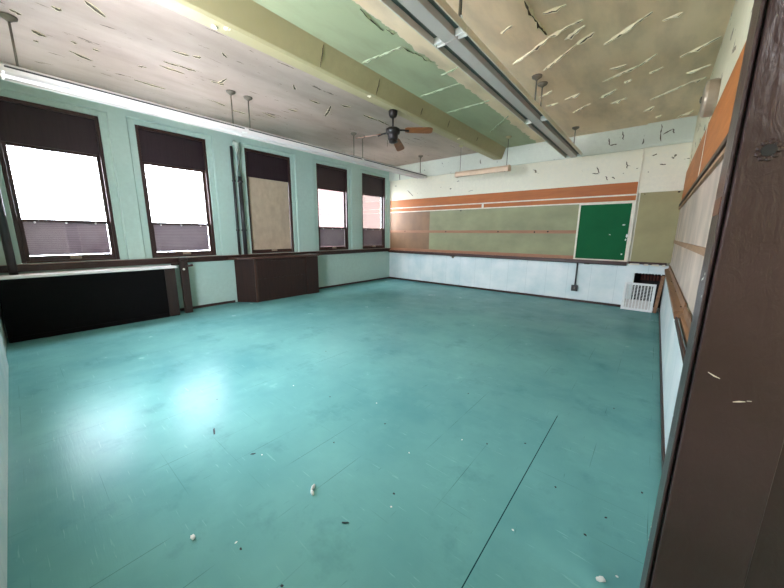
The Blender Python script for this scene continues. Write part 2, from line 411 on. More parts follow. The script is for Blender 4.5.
# front wall behind the camera
wf = thing('wall_front', (-3, YF, 0), 'pale front wall at the far left edge of the view', 'wall', kind='structure')
FW = (-3.9, -2.5)
obj('lower_panelling', B(-5.45, XR + 0.3, YF - 0.12, YF, -0.05, 0.82), 'panelling', wf, 0.005)
obj('plaster_field', BS((XL - 0.02, FW[0], YF - 0.14, YF - 0.02, 0.82, H), (FW[1], XR + 0.3, YF - 0.14, YF - 0.02, 0.82, H), (FW[0], FW[1], YF - 0.14, YF - 0.02, 0.82, 1.03), (FW[0], FW[1], YF - 0.14, YF - 0.02, 3.28, H)), 'cream_wall', wf)
obj('corner_return', BS((XL - 0.02, -5.45, YF - 0.14, YF - 0.02, -0.05, 0.82)), 'teal_wall', wf)
w6 = thing('window_6', (-3.2, YF - 0.1, 1.03), 'added fill-light window in the front wall behind the viewer', 'window', kind='structure')  # added unseen window, brings fill daylight to the dark back of the room
ya_, yb_ = YF - 0.13, YF - 0.05
obj('window_frame', BS((FW[0], FW[0] + 0.06, ya_, yb_, 1.03, 3.28), (FW[1] - 0.06, FW[1], ya_, yb_, 1.03, 3.28), (FW[0] + 0.06, FW[1] - 0.06, ya_, yb_, 1.03, 1.1), (FW[0] + 0.06, FW[1] - 0.06, ya_, yb_, 3.21, 3.28), (FW[0] + 0.06, FW[1] - 0.06, ya_, yb_, 2.1, 2.15)), 'window_frame', w6, 0.005)
obj('pane', B(FW[0] + 0.05, FW[1] - 0.05, YF - 0.095, YF - 0.09, 1.08, 3.23), 'glass', w6)

# ceiling beam
bm = bmesh.new(); prism(bm, [(-3.44, 3.365), (-3.26, 3.35), (-3.225, 3.365), (-3.135, H + 0.01), (-3.46, H + 0.01)], YF, YB, 1)
tag(obj('trim_1', bm, 'beam', None, 0.006), 'olive cream ceiling beam running the length of the room', 'beam', kind='structure')
# baseboards
tag(obj('baseboard_left', BS((XL, XL + 0.02, 1.87, 2.95, 0, 0.05), (XL, XL + 0.02, 4.94, YB, 0, 0.05)), 'dark_wood'), 'dark thin baseboard under the windows', 'baseboard', kind='structure')
tag(obj('baseboard_back', B(XL + 0.02, -0.41, YB - 0.018, YB, 0, 0.05), 'dark_wood'), 'dark thin baseboard along the back wall', 'baseboard', kind='structure')
tag(obj('baseboard_right', B(0.216, 0.23, 1.45, YB - 0.06, 0, 0.045), 'dark_wood'), 'dark thin baseboard along the right wall', 'baseboard', kind='structure')
# window ledge
ld = thing('trim_2', (XL, 4, 0.94), 'dark wooden ledge running under all five windows', 'window ledge', kind='structure')
obj('ledge_top', BS((XL - 0.14, XL + 0.07, -0.2, YB - 0.02, 1.0, 1.03)), 'lit_ledge', ld, 0.008)
obj('ledge_nosing', B(XL + 0.0705, XL + 0.08, -0.2, YB - 0.02, 0.995, 1.026), 'dark_wood', ld, 0.003)
obj('ledge_apron', B(XL, XL + 0.04, -0.2, YB - 0.02, 0.925, 1.0), 'dark_wood', ld, 0.004)

# ------------------------------------------------------------------ peeling paint on the ceiling (parts of the ceiling)
def curl(A, Bp, w, h, lip, core, cw=0.3, seed=0, z=H):
    rnd = random.Random(seed)
    a, b = Vector((A[0], A[1], z)), Vector((Bp[0], Bp[1], z)); d = b - a; L = d.length; d.normalize()
    s = Vector((-d.y, d.x, 0)); n = max(5, int(L / 0.04)); bm = bmesh.new(); rows = []
    mid = 0
    for i in range(n + 1):
        t_ = i / n; env = max(0.12, math.sin(math.pi * min(max(t_, 0.02), 0.98)) ** 0.35) * rnd.uniform(0.45, 1.25)
        mid += rnd.uniform(-0.22, 0.22) * w
        p = a + d * (L * t_) + s * mid; ww, hh = w * env, h * env * rnd.uniform(0.5, 1.3)
        k1, k2 = rnd.uniform(0.7, 1.2), rnd.uniform(0.7, 1.2)
        prof = [(-k1, -0.001), (-k1 * 0.72, -hh * 0.3), (-cw - 0.22, -hh * k1), (-cw, -hh * 0.8 * k1), (0, -0.002), (cw, -hh * 0.8 * k2), (cw + 0.22, -hh * k2), (k2 * 0.72, -hh * 0.3), (k2, -0.001)]
        rows.append([bm.verts.new(p + s * (u * ww) + Vector((0, 0, q))) for u, q in prof])
    for r0, r1 in zip(rows, rows[1:]):
        for k in range(len(r0) - 1):
            f = bm.faces.new((r0[k], r0[k + 1], r1[k + 1], r1[k])); f.material_index = 1 if k in (3, 4) else 0
    for r in (rows[0], rows[-1]): bm.faces.new(r)
    return bm
RIGHT = [(-1.66, 4.32, -1.19, 4.03), (-1.19, 4.01, -0.84, 3.92), (-1.12, 3.58, -0.92, 3.59), (-1.05, 4.18, -0.84, 4.04), (-1.41, 4.73, -0.96, 4.34), (-0.96, 4.34, -0.77, 4.24), (-0.73, 4.54, -0.31, 4.21), (-0.23, 4.44, -0.08, 4.42), (-0.86, 5.56, -0.46, 5.33), (-0.46, 5.37, -0.28, 5.15), (-0.74, 5.22, -0.56, 5.21), (-0.35, 5.66, -0.21, 5.58), (-1.4, 6.56, -1.1, 6.31), (-1.39, 5.89, -1.16, 5.79), (-1.69, 5.97, -1.5, 5.96), (-1.67, 5.55, -1.47, 5.43), (-0.85, 6.51, -0.63, 6.41), (-0.45, 7.24, -0.31, 7.08), (-0.31, 7.73, -0.21, 7.66), (0.0, 7.98, 0.2, 7.72), (-0.62, 5.76, -0.54, 5.72), (-1.55, 3.63, -1.41, 3.57), (-0.96, 6.17, -0.73, 5.95), (-0.06, 5.4, 0.25, 5.15), (0.02, 5.96, 0.24, 5.86), (-0.36, 6.72, 0.09, 6.33), (0.09, 6.33, 0.23, 6.26), (-1.2, 3.3, -1.21, 3.6), (-1.21, 3.6, -1.19, 3.96)]
MID = [(-2.45, 2.81, -2.42, 2.93), (-2.5, 3.16, -2.47, 3.35), (-2.47, 3.35, -2.42, 3.68), (-2.5, 4.0, -2.23, 3.96), (-2.84, 3.15, -2.51, 3.15), (-3.1, 4.37, -2.41, 4.36), (-3.1, 5.21, -2.33, 5.19), (-2.97, 6.71, -2.33, 6.03), (-3.1, 3.12, -2.82, 3.14), (-2.44, 2.43, -2.46, 2.81)]
LEFT = [(-4.7, 0.55, -4.73, 0.62), (-4.35, 0.74, -4.5, 0.91), (-5.39, 0.45, -5.44, 0.56), (-5.63, 0.75, -5.73, 0.97), (-5.35, 0.92, -5.37, 0.98), (-5.66, 0.47, -5.65, 0.51), (-5.34, 0.74, -5.34, 0.79), (-5.07, 0.3, -5.12, 0.37), (-4.67, 1.52, -4.62, 1.69), (-4.61, 1.72, -4.57, 1.8), (-5.03, 1.53, -5.0, 1.69), (-5.0, 1.69, -4.99, 1.88), (-5.18, 1.53, -5.18, 1.81), (-5.42, 1.36, -5.39, 1.44), (-5.92, 1.42, -5.92, 1.79), (-5.13, 2.12, -5.08, 2.28), (-4.24, 1.92, -4.32, 2.01), (-5.12, 2.21, -4.88, 2.24), (-5.82, 2.4, -5.88, 2.63), (-5.98, 2.78, -5.95, 3.02), (-5.66, 3.17, -5.72, 3.48), (-5.18, 3.38, -5.13, 3.53), (-4.93, 3.98, -4.48, 3.75), (-4.55, 3.37, -4.54, 3.57), (-4.32, 3.81, -4.26, 3.99), (-4.34, 4.37, -4.3, 4.73), (-4.3, 4.73, -4.33, 5.07), (-4.3, 2.91, -4.42, 3.02)]
for i, q in enumerate(RIGHT): obj('peeling_paint', curl(q[:2], q[2:], 0.023, 0.030, 0, 1, 0.48, i), ['peel_lip', 'peel_core'], ceil)
for i, q in enumerate(MID): obj('peeling_paint', curl(q[:2], q[2:], 0.022, 0.022, 0, 1, 0.3, 50 + i), ['peel_green', 'peel_core'], ceil)
for i, q in enumerate(LEFT): obj('peeling_paint', curl(q[:2], q[2:], 0.028, 0.012, 0, 1, 0.72, 90 + i), ['peel_lip', 'peel_core'], ceil)

# ------------------------------------------------------------------ windows
def ring(y0, y1, z0, z1, wy0, wy1, wz0, wz1, xa, xb):
    """rectangular ring in the YZ plane: widths at left, right, bottom, top"""
    return [(xb, xa, y0, y0 + wy0, z0, z1), (xb, xa, y1 - wy1, y1, z0, z1), (xb, xa, y0 + wy0, y1 - wy1, z0, z0 + wz0), (xb, xa, y0 + wy0, y1 - wy1, z1 - wz1, z1)]
wlab = ['window nearest the camera, overexposed white above a mauve screen', 'second window from the left, bright white above a mauve screen',
        'third window from the left, closed with a tan board', 'fourth window from the left, pale brick outside', 'last window beside the back wall, brown brick outside']
for i, (a, b) in enumerate(WINS):
    w = thing('window_%d' % (i + 1), (XL - 0.1, (a + b) / 2, WZ0), wlab[i], 'window', kind='structure')
    h = holes[i]
    obj('casing', BS(*ring(h[0] - 0.02, h[1] + 0.02, 1.0, 3.36, a - h[0] + 0.02, h[1] - b + 0.02, WZ0 - 1.0, 3.36 - WZ1, XL - 0.035, XL - 0.16)), 'teal_wall', w, 0.006)
    obj('window_frame', BS(*ring(a, b, WZ0, WZ1, 0.045, 0.045, 0.03, 0.05, XL - 0.055, XL - 0.2)), 'window_frame', w, 0.006)
    ya, yb = a + 0.045, b - 0.045
    obj('transom_board', B(XL - 0.13, XL - 0.10, ya, yb, 2.70, WZ1 - 0.05), 'transom', w)
    if i != 2:
        us = obj('upper_sash', BS(*ring(ya, yb, 1.62, 2.72, 0.042, 0.042, 0.05, 0.06, XL - 0.13, XL - 0.17)), 'window_frame', w, 0.005)
        obj('pane', B(XL - 0.152, XL - 0.148, ya + 0.04, yb - 0.04, 1.66, 2.67), 'glass', us)
        ls = obj('lower_sash', BS(*ring(ya, yb, 1.06, 1.665, 0.045, 0.045, 0.075, 0.035, XL - 0.085, XL - 0.125)), 'window_frame', w, 0.005)
        obj('pane', B(XL - 0.112, XL - 0.108, ya + 0.04, yb - 0.04, 1.12, 1.64), 'glass', ls)
        obj('screen', B(XL - 0.122, XL - 0.118, ya + 0.04, yb - 0.05, 1.14, 1.64), 'screen', w)
        for f in (0.12, 0.48, 0.85):
            bm = bmesh.new(); yy = ya + 0.05 + f * (yb - ya - 0.1); lathe(bm, (XL - 0.087, yy, 1.622), [(0.012, 0), (0.014, 0.008), (0.006, 0.02)], 0, 10)
            obj('sash_stud', bm, 'white_plastic', ls)
    else:
        bm = bmesh.new(); nz, ny = 12, 8; g = {}
        rnd = random.Random(3)
        bmesh.ops.create_grid(bm, x_segments=ny, y_segments=nz, size=0.5)
        for v_ in bm.verts:
            y, z = ya + 0.005 + (v_.co.x + 0.5) * (yb - ya - 0.01), 1.10 + (v_.co.y + 0.5) * 1.60
            v_.co = (XL - 0.115 + rnd.uniform(-0.004, 0.004), y, z)
        e = bmesh.ops.extrude_face_region(bm, geom=bm.faces[:])
        for v_ in e['geom']:
            if isinstance(v_, bmesh.types.BMVert): v_.co.x -= 0.015
        obj('tan_board', bm, 'tan_blind', w)
        ls = obj('bottom_rail', B(XL - 0.125, XL - 0.085, ya, yb, 1.06, 1.115), 'window_frame', w, 0.005)
    ym = (ya + yb) / 2 + 0.02
    bm = bmesh.new(); prism(bm, [(XL - 0.086, 1.075), (XL - 0.05, 1.082), (XL - 0.045, 1.10), (XL - 0.06, 1.105), (XL - 0.086, 1.12)], ym - 0.065, ym + 0.065, 1)
    obj('sash_lift', bm, 'bell', ls, 0.004)

# ------------------------------------------------------------------ window-side furniture
# radiator cabinet by the near window
k1 = thing('radiator_cabinet', (-6.7, 0.85, 0), 'black wooden radiator cabinet with pale top below the nearest window', 'cabinet')
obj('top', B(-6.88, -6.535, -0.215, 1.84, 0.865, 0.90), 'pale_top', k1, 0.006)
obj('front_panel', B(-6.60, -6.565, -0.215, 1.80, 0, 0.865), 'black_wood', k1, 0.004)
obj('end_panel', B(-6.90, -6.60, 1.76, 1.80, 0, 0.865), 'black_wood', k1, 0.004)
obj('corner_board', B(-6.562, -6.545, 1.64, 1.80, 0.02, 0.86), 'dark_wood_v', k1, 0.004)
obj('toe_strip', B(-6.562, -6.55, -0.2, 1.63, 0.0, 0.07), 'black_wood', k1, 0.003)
p1 = thing('wooden_post', (-6.66, 1.97, 0), 'dark brown wooden post with a peg, between black cabinet and second window', 'post')
obj('shaft', B(-6.72, -6.62, 1.915, 2.035, 0, 0.98), 'dark_wood_v', p1, 0.008)
obj('cap', B(-6.74, -6.60, 1.92, 2.03, 0.98, 1.045), 'dark_wood_v', p1, 0.012)
obj('shelf_rail', B(-6.76, -6.70, 1.80, 2.0, 0.905, 0.94), 'dark_wood', p1, 0.005)
bm = bmesh.new(); tube(bm, [(-6.61, 1.99, 0.875), (-6.60, 2.06, 0.89), (-6.60, 2.10, 0.90)], [0.018, 0.02, 0.026], 10); obj('peg', bm, 'dark_wood', p1, 0, True)
bm = bmesh.new(); lathe(bm, (-6.62, 1.955, 0.83), [(0.012, 0), (0.02, 0.012), (0.018, 0.03), (0.006, 0.036)], 0, 12); obj('knob', bm, 'white_plastic', p1, 0, True); tag(D.objects['knob'], 'pale knob')

# splayed radiator cabinet under the third window
k2 = thing('radiator_cabinet', (-6.72, 4.0, 0), 'dark brown wooden radiator cabinet with splayed end under the boarded third window', 'cabinet')
bm = bmesh.new(); prism(bm, [(-6.89, 2.99), (-6.545, 3.25), (-6.545, 4.90), (-6.89, 4.90)], 0, 0.935, 2); obj('carcass', bm, 'dark_wood_v', k2, 0.004)
bm = bmesh.new(); prism(bm, [(-6.89, 2.86), (-6.66, 2.94), (-6.51, 3.21), (-6.51, 4.94), (-6.89, 4.94)], 0.94, 0.985, 2); obj('lid', bm, 'varnish', k2, 0.008)
obj('front_panel', B(-6.545, -6.53, 3.30, 4.50, 0.05, 0.90), 'dark_wood_v', k2, 0.004)
obj('corner_post', BS((-6.545, -6.525, 3.245, 3.285, 0, 0.935)), 'varnish', k2, 0.004)
obj('end_board', B(-6.545, -6.52, 4.56, 4.90, 0, 0.93), 'dark_wood_v', k2, 0.006)
obj('rail', B(-6.53, -6.522, 3.30, 4.50, 0.50, 0.515), 'dark_wood_v', k2, 0.002)

# steam pipes
def pipe(name, y, x, r, z0, z1, label, split=None):
    p = thing(name, (x, y, z0), label, 'pipe', 'steam pipes on the window wall')
    bm = bmesh.new()
    tube(bm, [(x, y, z0), (x, y, split or z1)], r, 14); obj('lower_length', bm, 'pipe_dark', p, 0, True)
    if split:
        bm = bmesh.new(); tube(bm, [(x, y, split), (x, y, z1 - 0.1), (x, y - 0.02, z1 - 0.02), (x, y - 0.08, z1)], r * 1.15, 14); obj('painted_length', bm, 'pipe_green', p, 0, True)
    for z in ((z0 + 0.5), (z0 + 1.5)) if y > 0 else ():
        bm = bmesh.new(); lathe(bm, (x, y, z), [(r * 1.25, 0), (r * 1.4, 0.02), (r * 1.25, 0.04)], 2, 14); obj('coupling', bm, 'pipe_dark', p, 0, False)
    return p
pipe('steam_pipe', 3.12, -6.88, 0.026, 1.03, 3.22, 'thin dark vertical pipe left of the boarded third window')
pipe('steam_pipe', 3.245, -6.865, 0.04, 1.03, 3.30, 'thicker vertical pipe with pale green top beside the boarded window', 2.65)
pipe('steam_pipe', -0.045, -6.80, 0.045, 0.90, 3.3, 'dark vertical pipe at the left picture edge before the nearest window')

# ------------------------------------------------------------------ fluorescent fixtures
def fixture(name, x, y0, y1, z, hw, label, group, mats, stems=True, bright=False):
    f = thing(name, (x, (y0 + y1) / 2, z), label, 'ceiling light', group)
    side, sp_, tr_ = mats
    for s in (-1, 1):
        bm = bmesh.new(); xo, xi = x + s * hw, x + s * (hw - 0.012)
        box(bm, min(xo, xi), max(xo, xi), y0, y1, z, z + 0.062)
        obj('side_rail', bm, side, f, 0.003)
        if bright: obj('slot_shade_strip', B(min(xo, xo + s * 0.001), max(xo, xo + s * 0.001), y0 + 0.03, y1 - 0.03, z + 0.038, z + 0.056), 'pipe_dark', f)  # flat dark strip on the rail stands in for a shaded groove
        bm = bmesh.new(); xa, xb = x + s * (hw - 0.012), x + s * 0.062
        box(bm, min(xa, xb), max(xa, xb), y0, y1, z + 0.052, z + 0.06)
        obj('reflector', bm, tr_, f)
        for yy in (y0 + 0.02, y1 - 0.02):
            obj('lamp_socket', B(min(xa, xb), max(xa, xb), yy - 0.009, yy + 0.009, z + 0.002, z + 0.052), 'white_plastic', f, 0.003)
    bm = bmesh.new(); prism(bm, [(x - 0.062, z + 0.06), (x - 0.055, z), (x + 0.055, z), (x + 0.062, z + 0.06)], y0, y1, 1); obj('spine', bm, sp_, f, 0.003)
    bm = bmesh.new(); prism(bm, [(x - hw + 0.03, z + 0.072), (x - 0.05, z + 0.105), (x + 0.05, z + 0.105), (x + hw - 0.03, z + 0.072), (x + hw - 0.03, z + 0.0605), (x - hw + 0.03, z + 0.0605)], y0, y1, 1); obj('housing', bm, side, f, 0.003)
    for yy in (y0 + 0.13, y1 - 0.13):
        bm = bmesh.new(); tube(bm, [(x, yy, z + 0.09), (x, yy, H - 0.01)], 0.010, 8); st = obj('stem', bm, 'steel', f, 0, True)
        bm = bmesh.new(); lathe(bm, (x, yy, H - 0.05), [(0.018, 0.0), (0.03, 0.012), (0.062, 0.03), (0.066, 0.05)], 2, 18); obj('canopy', bm, 'steel', st, 0, True)
    return f
for i, (a, b) in enumerate(((0.16, 2.575), (2.58, 5.12), (5.125, 7.62))):
    fixture('fluorescent_fixture', -5.25, a, b, 3.03, 0.15, ['white hanging strip light by the windows, nearest the camera in its row', 'white hanging strip light by the windows, middle of its row', 'white hanging strip light by the windows, last before the back wall'][i], 'row of strip lights along the windows', ('bright_enamel', 'bright_enamel', 'trough'), bright=True)
for i, (a, b) in enumerate(((0.12, 2.54), (2.55, 4.965), (4.975, 7.6))):
    fixture('fluorescent_fixture', -1.515, a, b, 3.065, 0.15, ['cream hanging strip light overhead, nearest in the right-hand row', 'cream hanging strip light overhead, middle of the right-hand row', 'cream hanging strip light overhead, far end of the right-hand row'][i], 'row of strip lights in the right half of the ceiling', ('enamel', 'spine', 'trough'))

# asymmetrical chalkboard lamp
cl = thing('chalkboard_light', (-3.3, 7.25, 2.9), 'short cream hanging light with slotted underside facing the chalkboard', 'ceiling light')
x0, x1, y = -3.98, -2.70, 7.25
bm = bmesh.new(); prism(bm, [(y - 0.085, 2.875), (y - 0.09, 2.955), (y - 0.05, 3.0), (y + 0.06, 3.0), (y + 0.09, 2.95), (y + 0.08, 2.895), (y + 0.07, 2.895), (y + 0.06, 2.94), (y - 0.06, 2.94), (y - 0.075, 2.875)], x0, x1, 0); obj('housing', bm, 'warm_enamel', cl, 0.004)
for xe in (x0 - 0.012, x1): 
    bm = bmesh.new(); prism(bm, [(y - 0.09, 2.868), (y - 0.095, 2.955), (y - 0.05, 3.01), (y + 0.06, 3.01), (y + 0.095, 2.95), (y + 0.085, 2.885)], xe, xe + 0.012, 0); obj('end_cap', bm, 'warm_enamel', cl, 0.003)
bm = bmesh.new()
for k in range(20): box(bm, x0 + 0.03 + k * 0.063, x0 + 0.036 + k * 0.063, y - 0.073, y + 0.068, 2.885, 2.935)
obj('louver', bm, 'enamel', cl)
obj('inner_reflector', B(x0 + 0.01, x1 - 0.01, y - 0.06, y + 0.06, 2.936, 2.9395), 'trough', cl)
for xx in (-3.9, -2.76):
    bm = bmesh.new(); tube(bm, [(xx, y, 2.99), (xx, y, H - 0.01)], 0.008, 8); st = obj('stem', bm, 'steel', cl, 0, True)
    bm = bmesh.new(); lathe(bm, (xx, y, H - 0.045), [(0.014, 0.0), (0.03, 0.012), (0.06, 0.03), (0.064, 0.045)], 2, 18); obj('canopy', bm, 'beam', st, 0, True)

# ------------------------------------------------------------------ ceiling fan under the beam
fx, fy = -3.36, 4.03
fan = thing('ceiling_fan', (fx, fy, 3.0), 'dark ceiling fan with brown wooden blades hanging from the beam', 'ceiling fan')
bm = bmesh.new(); lathe(bm, (fx, fy, 3.25), [(0.02, 0), (0.05, 0.012), (0.066, 0.05), (0.07, 0.1), (0.06, 0.112)], 2, 20); obj('canopy', bm, 'fan_dark', fan, 0, True)
bm = bmesh.new(); tube(bm, [(fx, fy, 3.10), (fx, fy, 3.27)], 0.015, 10); obj('downrod', bm, 'fan_dark', fan, 0, True)
bm = bmesh.new(); lathe(bm, (fx, fy, 2.93), [(0.05, 0.0), (0.075, 0.012), (0.08, 0.05), (0.078, 0.08), (0.105, 0.095), (0.112, 0.12), (0.112, 0.16), (0.08, 0.18), (0.03, 0.19)], 2, 26); obj('motor', bm, 'fan_dark', fan, 0, True)
bm = bmesh.new(); lathe(bm, (fx, fy, 2.885), [(0.03, 0), (0.06, 0.015), (0.066, 0.045)], 2, 20); obj('switch_cap', bm, 'fan_dark', fan, 0, True)
bm = bmesh.new(); tube(bm, [(fx - 0.085, fy - 0.03, 2.94), (fx - 0.086, fy - 0.03, 2.85)], 0.004, 6); obj('pull_chain', bm, 'steel', fan, 0, True)
rd, dd = Vector((0.768, 0.640, 0)), Vector((-0.640, 0.768, 0))
for ang, droop, pitch, lift in ((0, -0.0, -0.34, 0.03), (76, -0.14, -0.34, -0.03), (163, -0.07, -0.30, 0.0)):
    a = math.radians(ang); u = (rd * math.cos(a) + dd * math.sin(a)); u.z = droop; u.normalize()
    s = Vector((-u.y, u.x, 0)).normalized(); n_ = u.cross(s)
    s2 = (s * math.cos(pitch) + n_ * math.sin(pitch)); n2_ = u.cross(s2)
    o0 = Vector((fx, fy, 3.05 + lift))
    bm = bmesh.new()
    prof = [(0.19, 0.045), (0.23, 0.058), (0.40, 0.066), (0.56, 0.07), (0.60, 0.06), (0.615, 0.04)]
    up = [o0 + u * r + s2 * w for r, w in prof]; dn = [o0 + u * r - s2 * w for r, w in reversed(prof)]
    poly = up + dn
    A = [bm.verts.new(p + n2_ * 0.004) for p in poly]; Bv = [bm.verts.new(p - n2_ * 0.004) for p in poly]
    bm.faces.new(A); bm.faces.new(Bv)
    for k in range(len(poly)): bm.faces.new((A[k], A[(k + 1) % len(poly)], Bv[(k + 1) % len(poly)], Bv[k]))
    bl = obj('blade', bm, 'fan_wood', fan)
    bm = bmesh.new(); tube(bm, [o0 + u * 0.09, o0 + u * 0.16, o0 + u * 0.25 - n2_ * 0.012], [0.016, 0.012, 0.02], 8); obj('blade_iron', bm, 'fan_dark', bl, 0, True)
# wires under the beam and the ceiling
bm = bmesh.new(); tube(bm, [(-1.585, 2.83, 3.40), (-1.585, 2.83, 3.5), (-1.59, 2.83, H)], 0.007, 8); 
hw_ = thing('hanging_wire', (-1.585, 2.83, 3.4), 'short dark wire hanging from the ceiling right of the strip lights', 'wire')
obj('wire', bm, 'fan_dark', hw_, 0, True)
bm = bmesh.new(); lathe(bm, (-1.585, 2.83, 3.375), [(0.006, 0), (0.016, 0.01), (0.016, 0.025), (0.007, 0.032)], 2, 10); obj('wire_cap', bm, 'scrap', hw_, 0, True)
# cracks in the beam's side
beam = D.objects['trim_1']
def bx_at(z): return -3.225 + (z - 3.365) / (H - 3.365) * 0.09
for yy, z0, z1 in ((2.55, 3.375, 3.58), (3.5, 3.375, 3.56), (4.55, 3.40, 3.50), (5.4, 3.42, 3.53), (6.6, 3.44, 3.52)):
    bm = bmesh.new(); pts = []
    for k in range(6):
        z = z0 + (z1 - z0) * k / 5; pts.append((bx_at(z) + 0.001, yy + random.uniform(-0.006, 0.006), z))
    tube(bm, pts, [0.002, 0.005, 0.006, 0.006, 0.005, 0.002], 6); obj('crack', bm, 'peel_core', beam)
for q in ((-3.30, 1.55), (-3.28, 3.42), (-3.26, 5.93), (-3.37, 1.47)):
    bm = bmesh.new()
    bmesh.ops.create_icosphere(bm, subdivisions=2, radius=0.03, matrix=Matrix.Translation((q[0], q[1], 3.355)))
    for v_ in bm.verts: v_.co.z = 3.355 + (v_.co.z - 3.355) * 0.5 + random.uniform(-0.006, 0.006); v_.co.x += random.uniform(-0.008, 0.008)
    obj('peeling_paint', bm, 'peel_lip', beam)

# ------------------------------------------------------------------ back wall boards
Y = YB
pb = thing('board_wall', (-3.6, Y, 0.98), 'long bare board wall of grey green and brown sheets above the back chalk tray', 'board')
obj('brown_sheet', B(XL + 0.04, -5.33, Y - 0.012, Y, 0.97, 2.18), 'slate_brown', pb); 
obj('grey_green_sheet', B(-5.33, -1.405, Y - 0.014, Y, 0.97, 2.18), 'slate', pb)
obj('nailing_strip', B(XL + 0.04, -1.41, Y - 0.026, Y - 0.012, 1.54, 1.612), 'strip_wood', pb, 0.002)
obj('bottom_strip', B(XL + 0.04, -1.41, Y - 0.03, Y - 0.012, 0.97, 1.045), 'strip_wood', pb, 0.003)
bm = bmesh.new()
for k, (xx, zz) in enumerate(((-6.25, 1.585), (-4.75, 1.575), (-3.2, 1.58), (-2.3, 1.57), (-2.0, 1.58), (-4.3, 2.15))): lathe(bm, (xx, Y - 0.03, zz), [(0.018, 0), (0.018, 0.012)], 1, 8)
obj('nail_hole', bm, 'hole', pb)
ob = thing('tack_strip', (-3.6, Y, 2.3), 'long orange hardboard band with two cream rails above the bare boards', 'board')
obj('orange_band', B(XL + 0.04, -0.425, Y - 0.015, Y, 2.18, 2.56), 'orange', ob, 0.002)
obj('upper_rail', B(XL + 0.04, -0.425, Y - 0.035, Y - 0.015, 2.30, 2.328), 'white_trim', ob, 0.004)
obj('lower_rail', B(XL + 0.04, -0.425, Y - 0.035, Y - 0.015, 2.175, 2.202), 'white_trim', ob, 0.004)
obj('rail_joint', B(-3.69, -3.64, Y - 0.036, Y - 0.015, 2.203, 2.299), 'white_trim', ob, 0.003)
gb = thing('chalkboard', (-0.9, Y, 0.98), 'green chalkboard in a thin cream frame at the right of the back wall', 'chalkboard')
obj('writing_surface', B(-1.375, -0.47, Y - 0.016, Y - 0.002, 0.995, 2.15), 'green_board', gb)
obj('frame', BS((-1.41, -1.375, Y - 0.028, Y - 0.002, 0.97, 2.175), (-0.47, -0.425, Y - 0.028, Y - 0.002, 0.97, 2.175), (-1.375, -0.47, Y - 0.028, Y - 0.002, 0.97, 0.995), (-1.375, -0.47, Y - 0.028, Y - 0.002, 2.15, 2.175)), 'white_trim', gb, 0.003)
for (xx, zz, w_, h_) in ((-0.56, 1.72, 0.05, 0.02), (-0.78, 1.52, 0.03, 0.012), (-0.53, 1.12, 0.03, 0.03), (-0.485, 1.50, 0.03, 0.07), (-0.495, 1.42, 0.025, 0.04)):
    bm = bmesh.new(); bmesh.ops.create_icosphere(bm, subdivisions=1, radius=1, matrix=Matrix.Translation((xx, Y - 0.017, zz)) @ Matrix.Diagonal((w_ * 0.6, 0.004, h_ * 0.6, 1)))
    tag(obj('chip', bm, 'scrap', gb), 'white chip in the green surface')
bm = bmesh.new(); prism(bm, [(-0.425, 2.6), (-0.40, 2.6), (-0.40, 0.97), (-0.425, 0.97)], Y - 0.075, Y - 0.061, 1)
ct = thing('chalk_tray', (-3.6, Y - 0.05, 0.9), 'dark brown chalk tray along the back wall below the boards', 'chalk tray')
bm = bmesh.new(); prism(bm, [(Y - 0.002, 0.968), (Y - 0.10, 0.962), (Y - 0.115, 0.968), (Y - 0.118, 0.905), (Y - 0.09, 0.89), (Y - 0.002, 0.885)], XL + 0.04, -0.415, 0)
obj('tray', bm, 'tray_face', ct, 0.004)
obj('lip', B(XL + 0.04, -0.415, Y - 0.119, Y - 0.102, 0.966, 0.974), 'tray_wood_x', ct, 0.002)
br = obj('tray_bracket', BS((-4.56, -4.42, Y - 0.06, Y - 0.001, 0.868, 0.884), (-4.52, -4.46, Y - 0.03, Y - 0.001, 0.82, 0.868)), 'steel', ct, 0.003)
obj('tray_bracket', BS((-1.18, -1.08, Y - 0.05, Y - 0.001, 0.872, 0.884)), 'steel', ct, 0.003)
bm = bmesh.new()
obj('corner_bead', BS((-0.424, -0.405, Y - 0.075, Y - 0.0605, 0.97, 3.17)), 'white_trim', wb, 0.004); 
tp = thing('pin_panel', (-0.07, Y - 0.06, 0.98), 'plain olive tan panel on the pilaster right of the green chalkboard', 'board')
obj('panel', B(-0.36, XR - 0.012, Y - 0.074, Y - 0.0605, 0.985, 2.335), 'tan_panel', tp, 0.002)
obj('pin', B(-0.30, -0.285, Y - 0.08, Y - 0.074, 2.30, 2.312), 'hole', tp)
obj('pin', B(0.19, 0.225, Y - 0.085, Y - 0.074, 2.30, 2.325), 'hole', tp)
bt = thing('broken_tray', (-0.07, Y - 0.09, 0.92), 'splintered end of a chalk tray with pale bare wood below the tan panel', 'chalk tray')
obj('backing', B(-0.39, 0.21, Y - 0.10, Y - 0.0605, 0.935, 0.985), 'tray_face', bt, 0.004)
bm = bmesh.new()
for a_, b_ in ((-0.38, -0.2), (-0.15, -0.06), (-0.03, 0.10), (0.13, 0.2)):
    prism(bm, [(a_, 0.915), (b_, 0.915), (b_ - 0.01, 0.95), (a_ + 0.02, 0.945)], Y - 0.115, Y - 0.1, 1)
obj('splinter', bm, 'white_trim', bt)

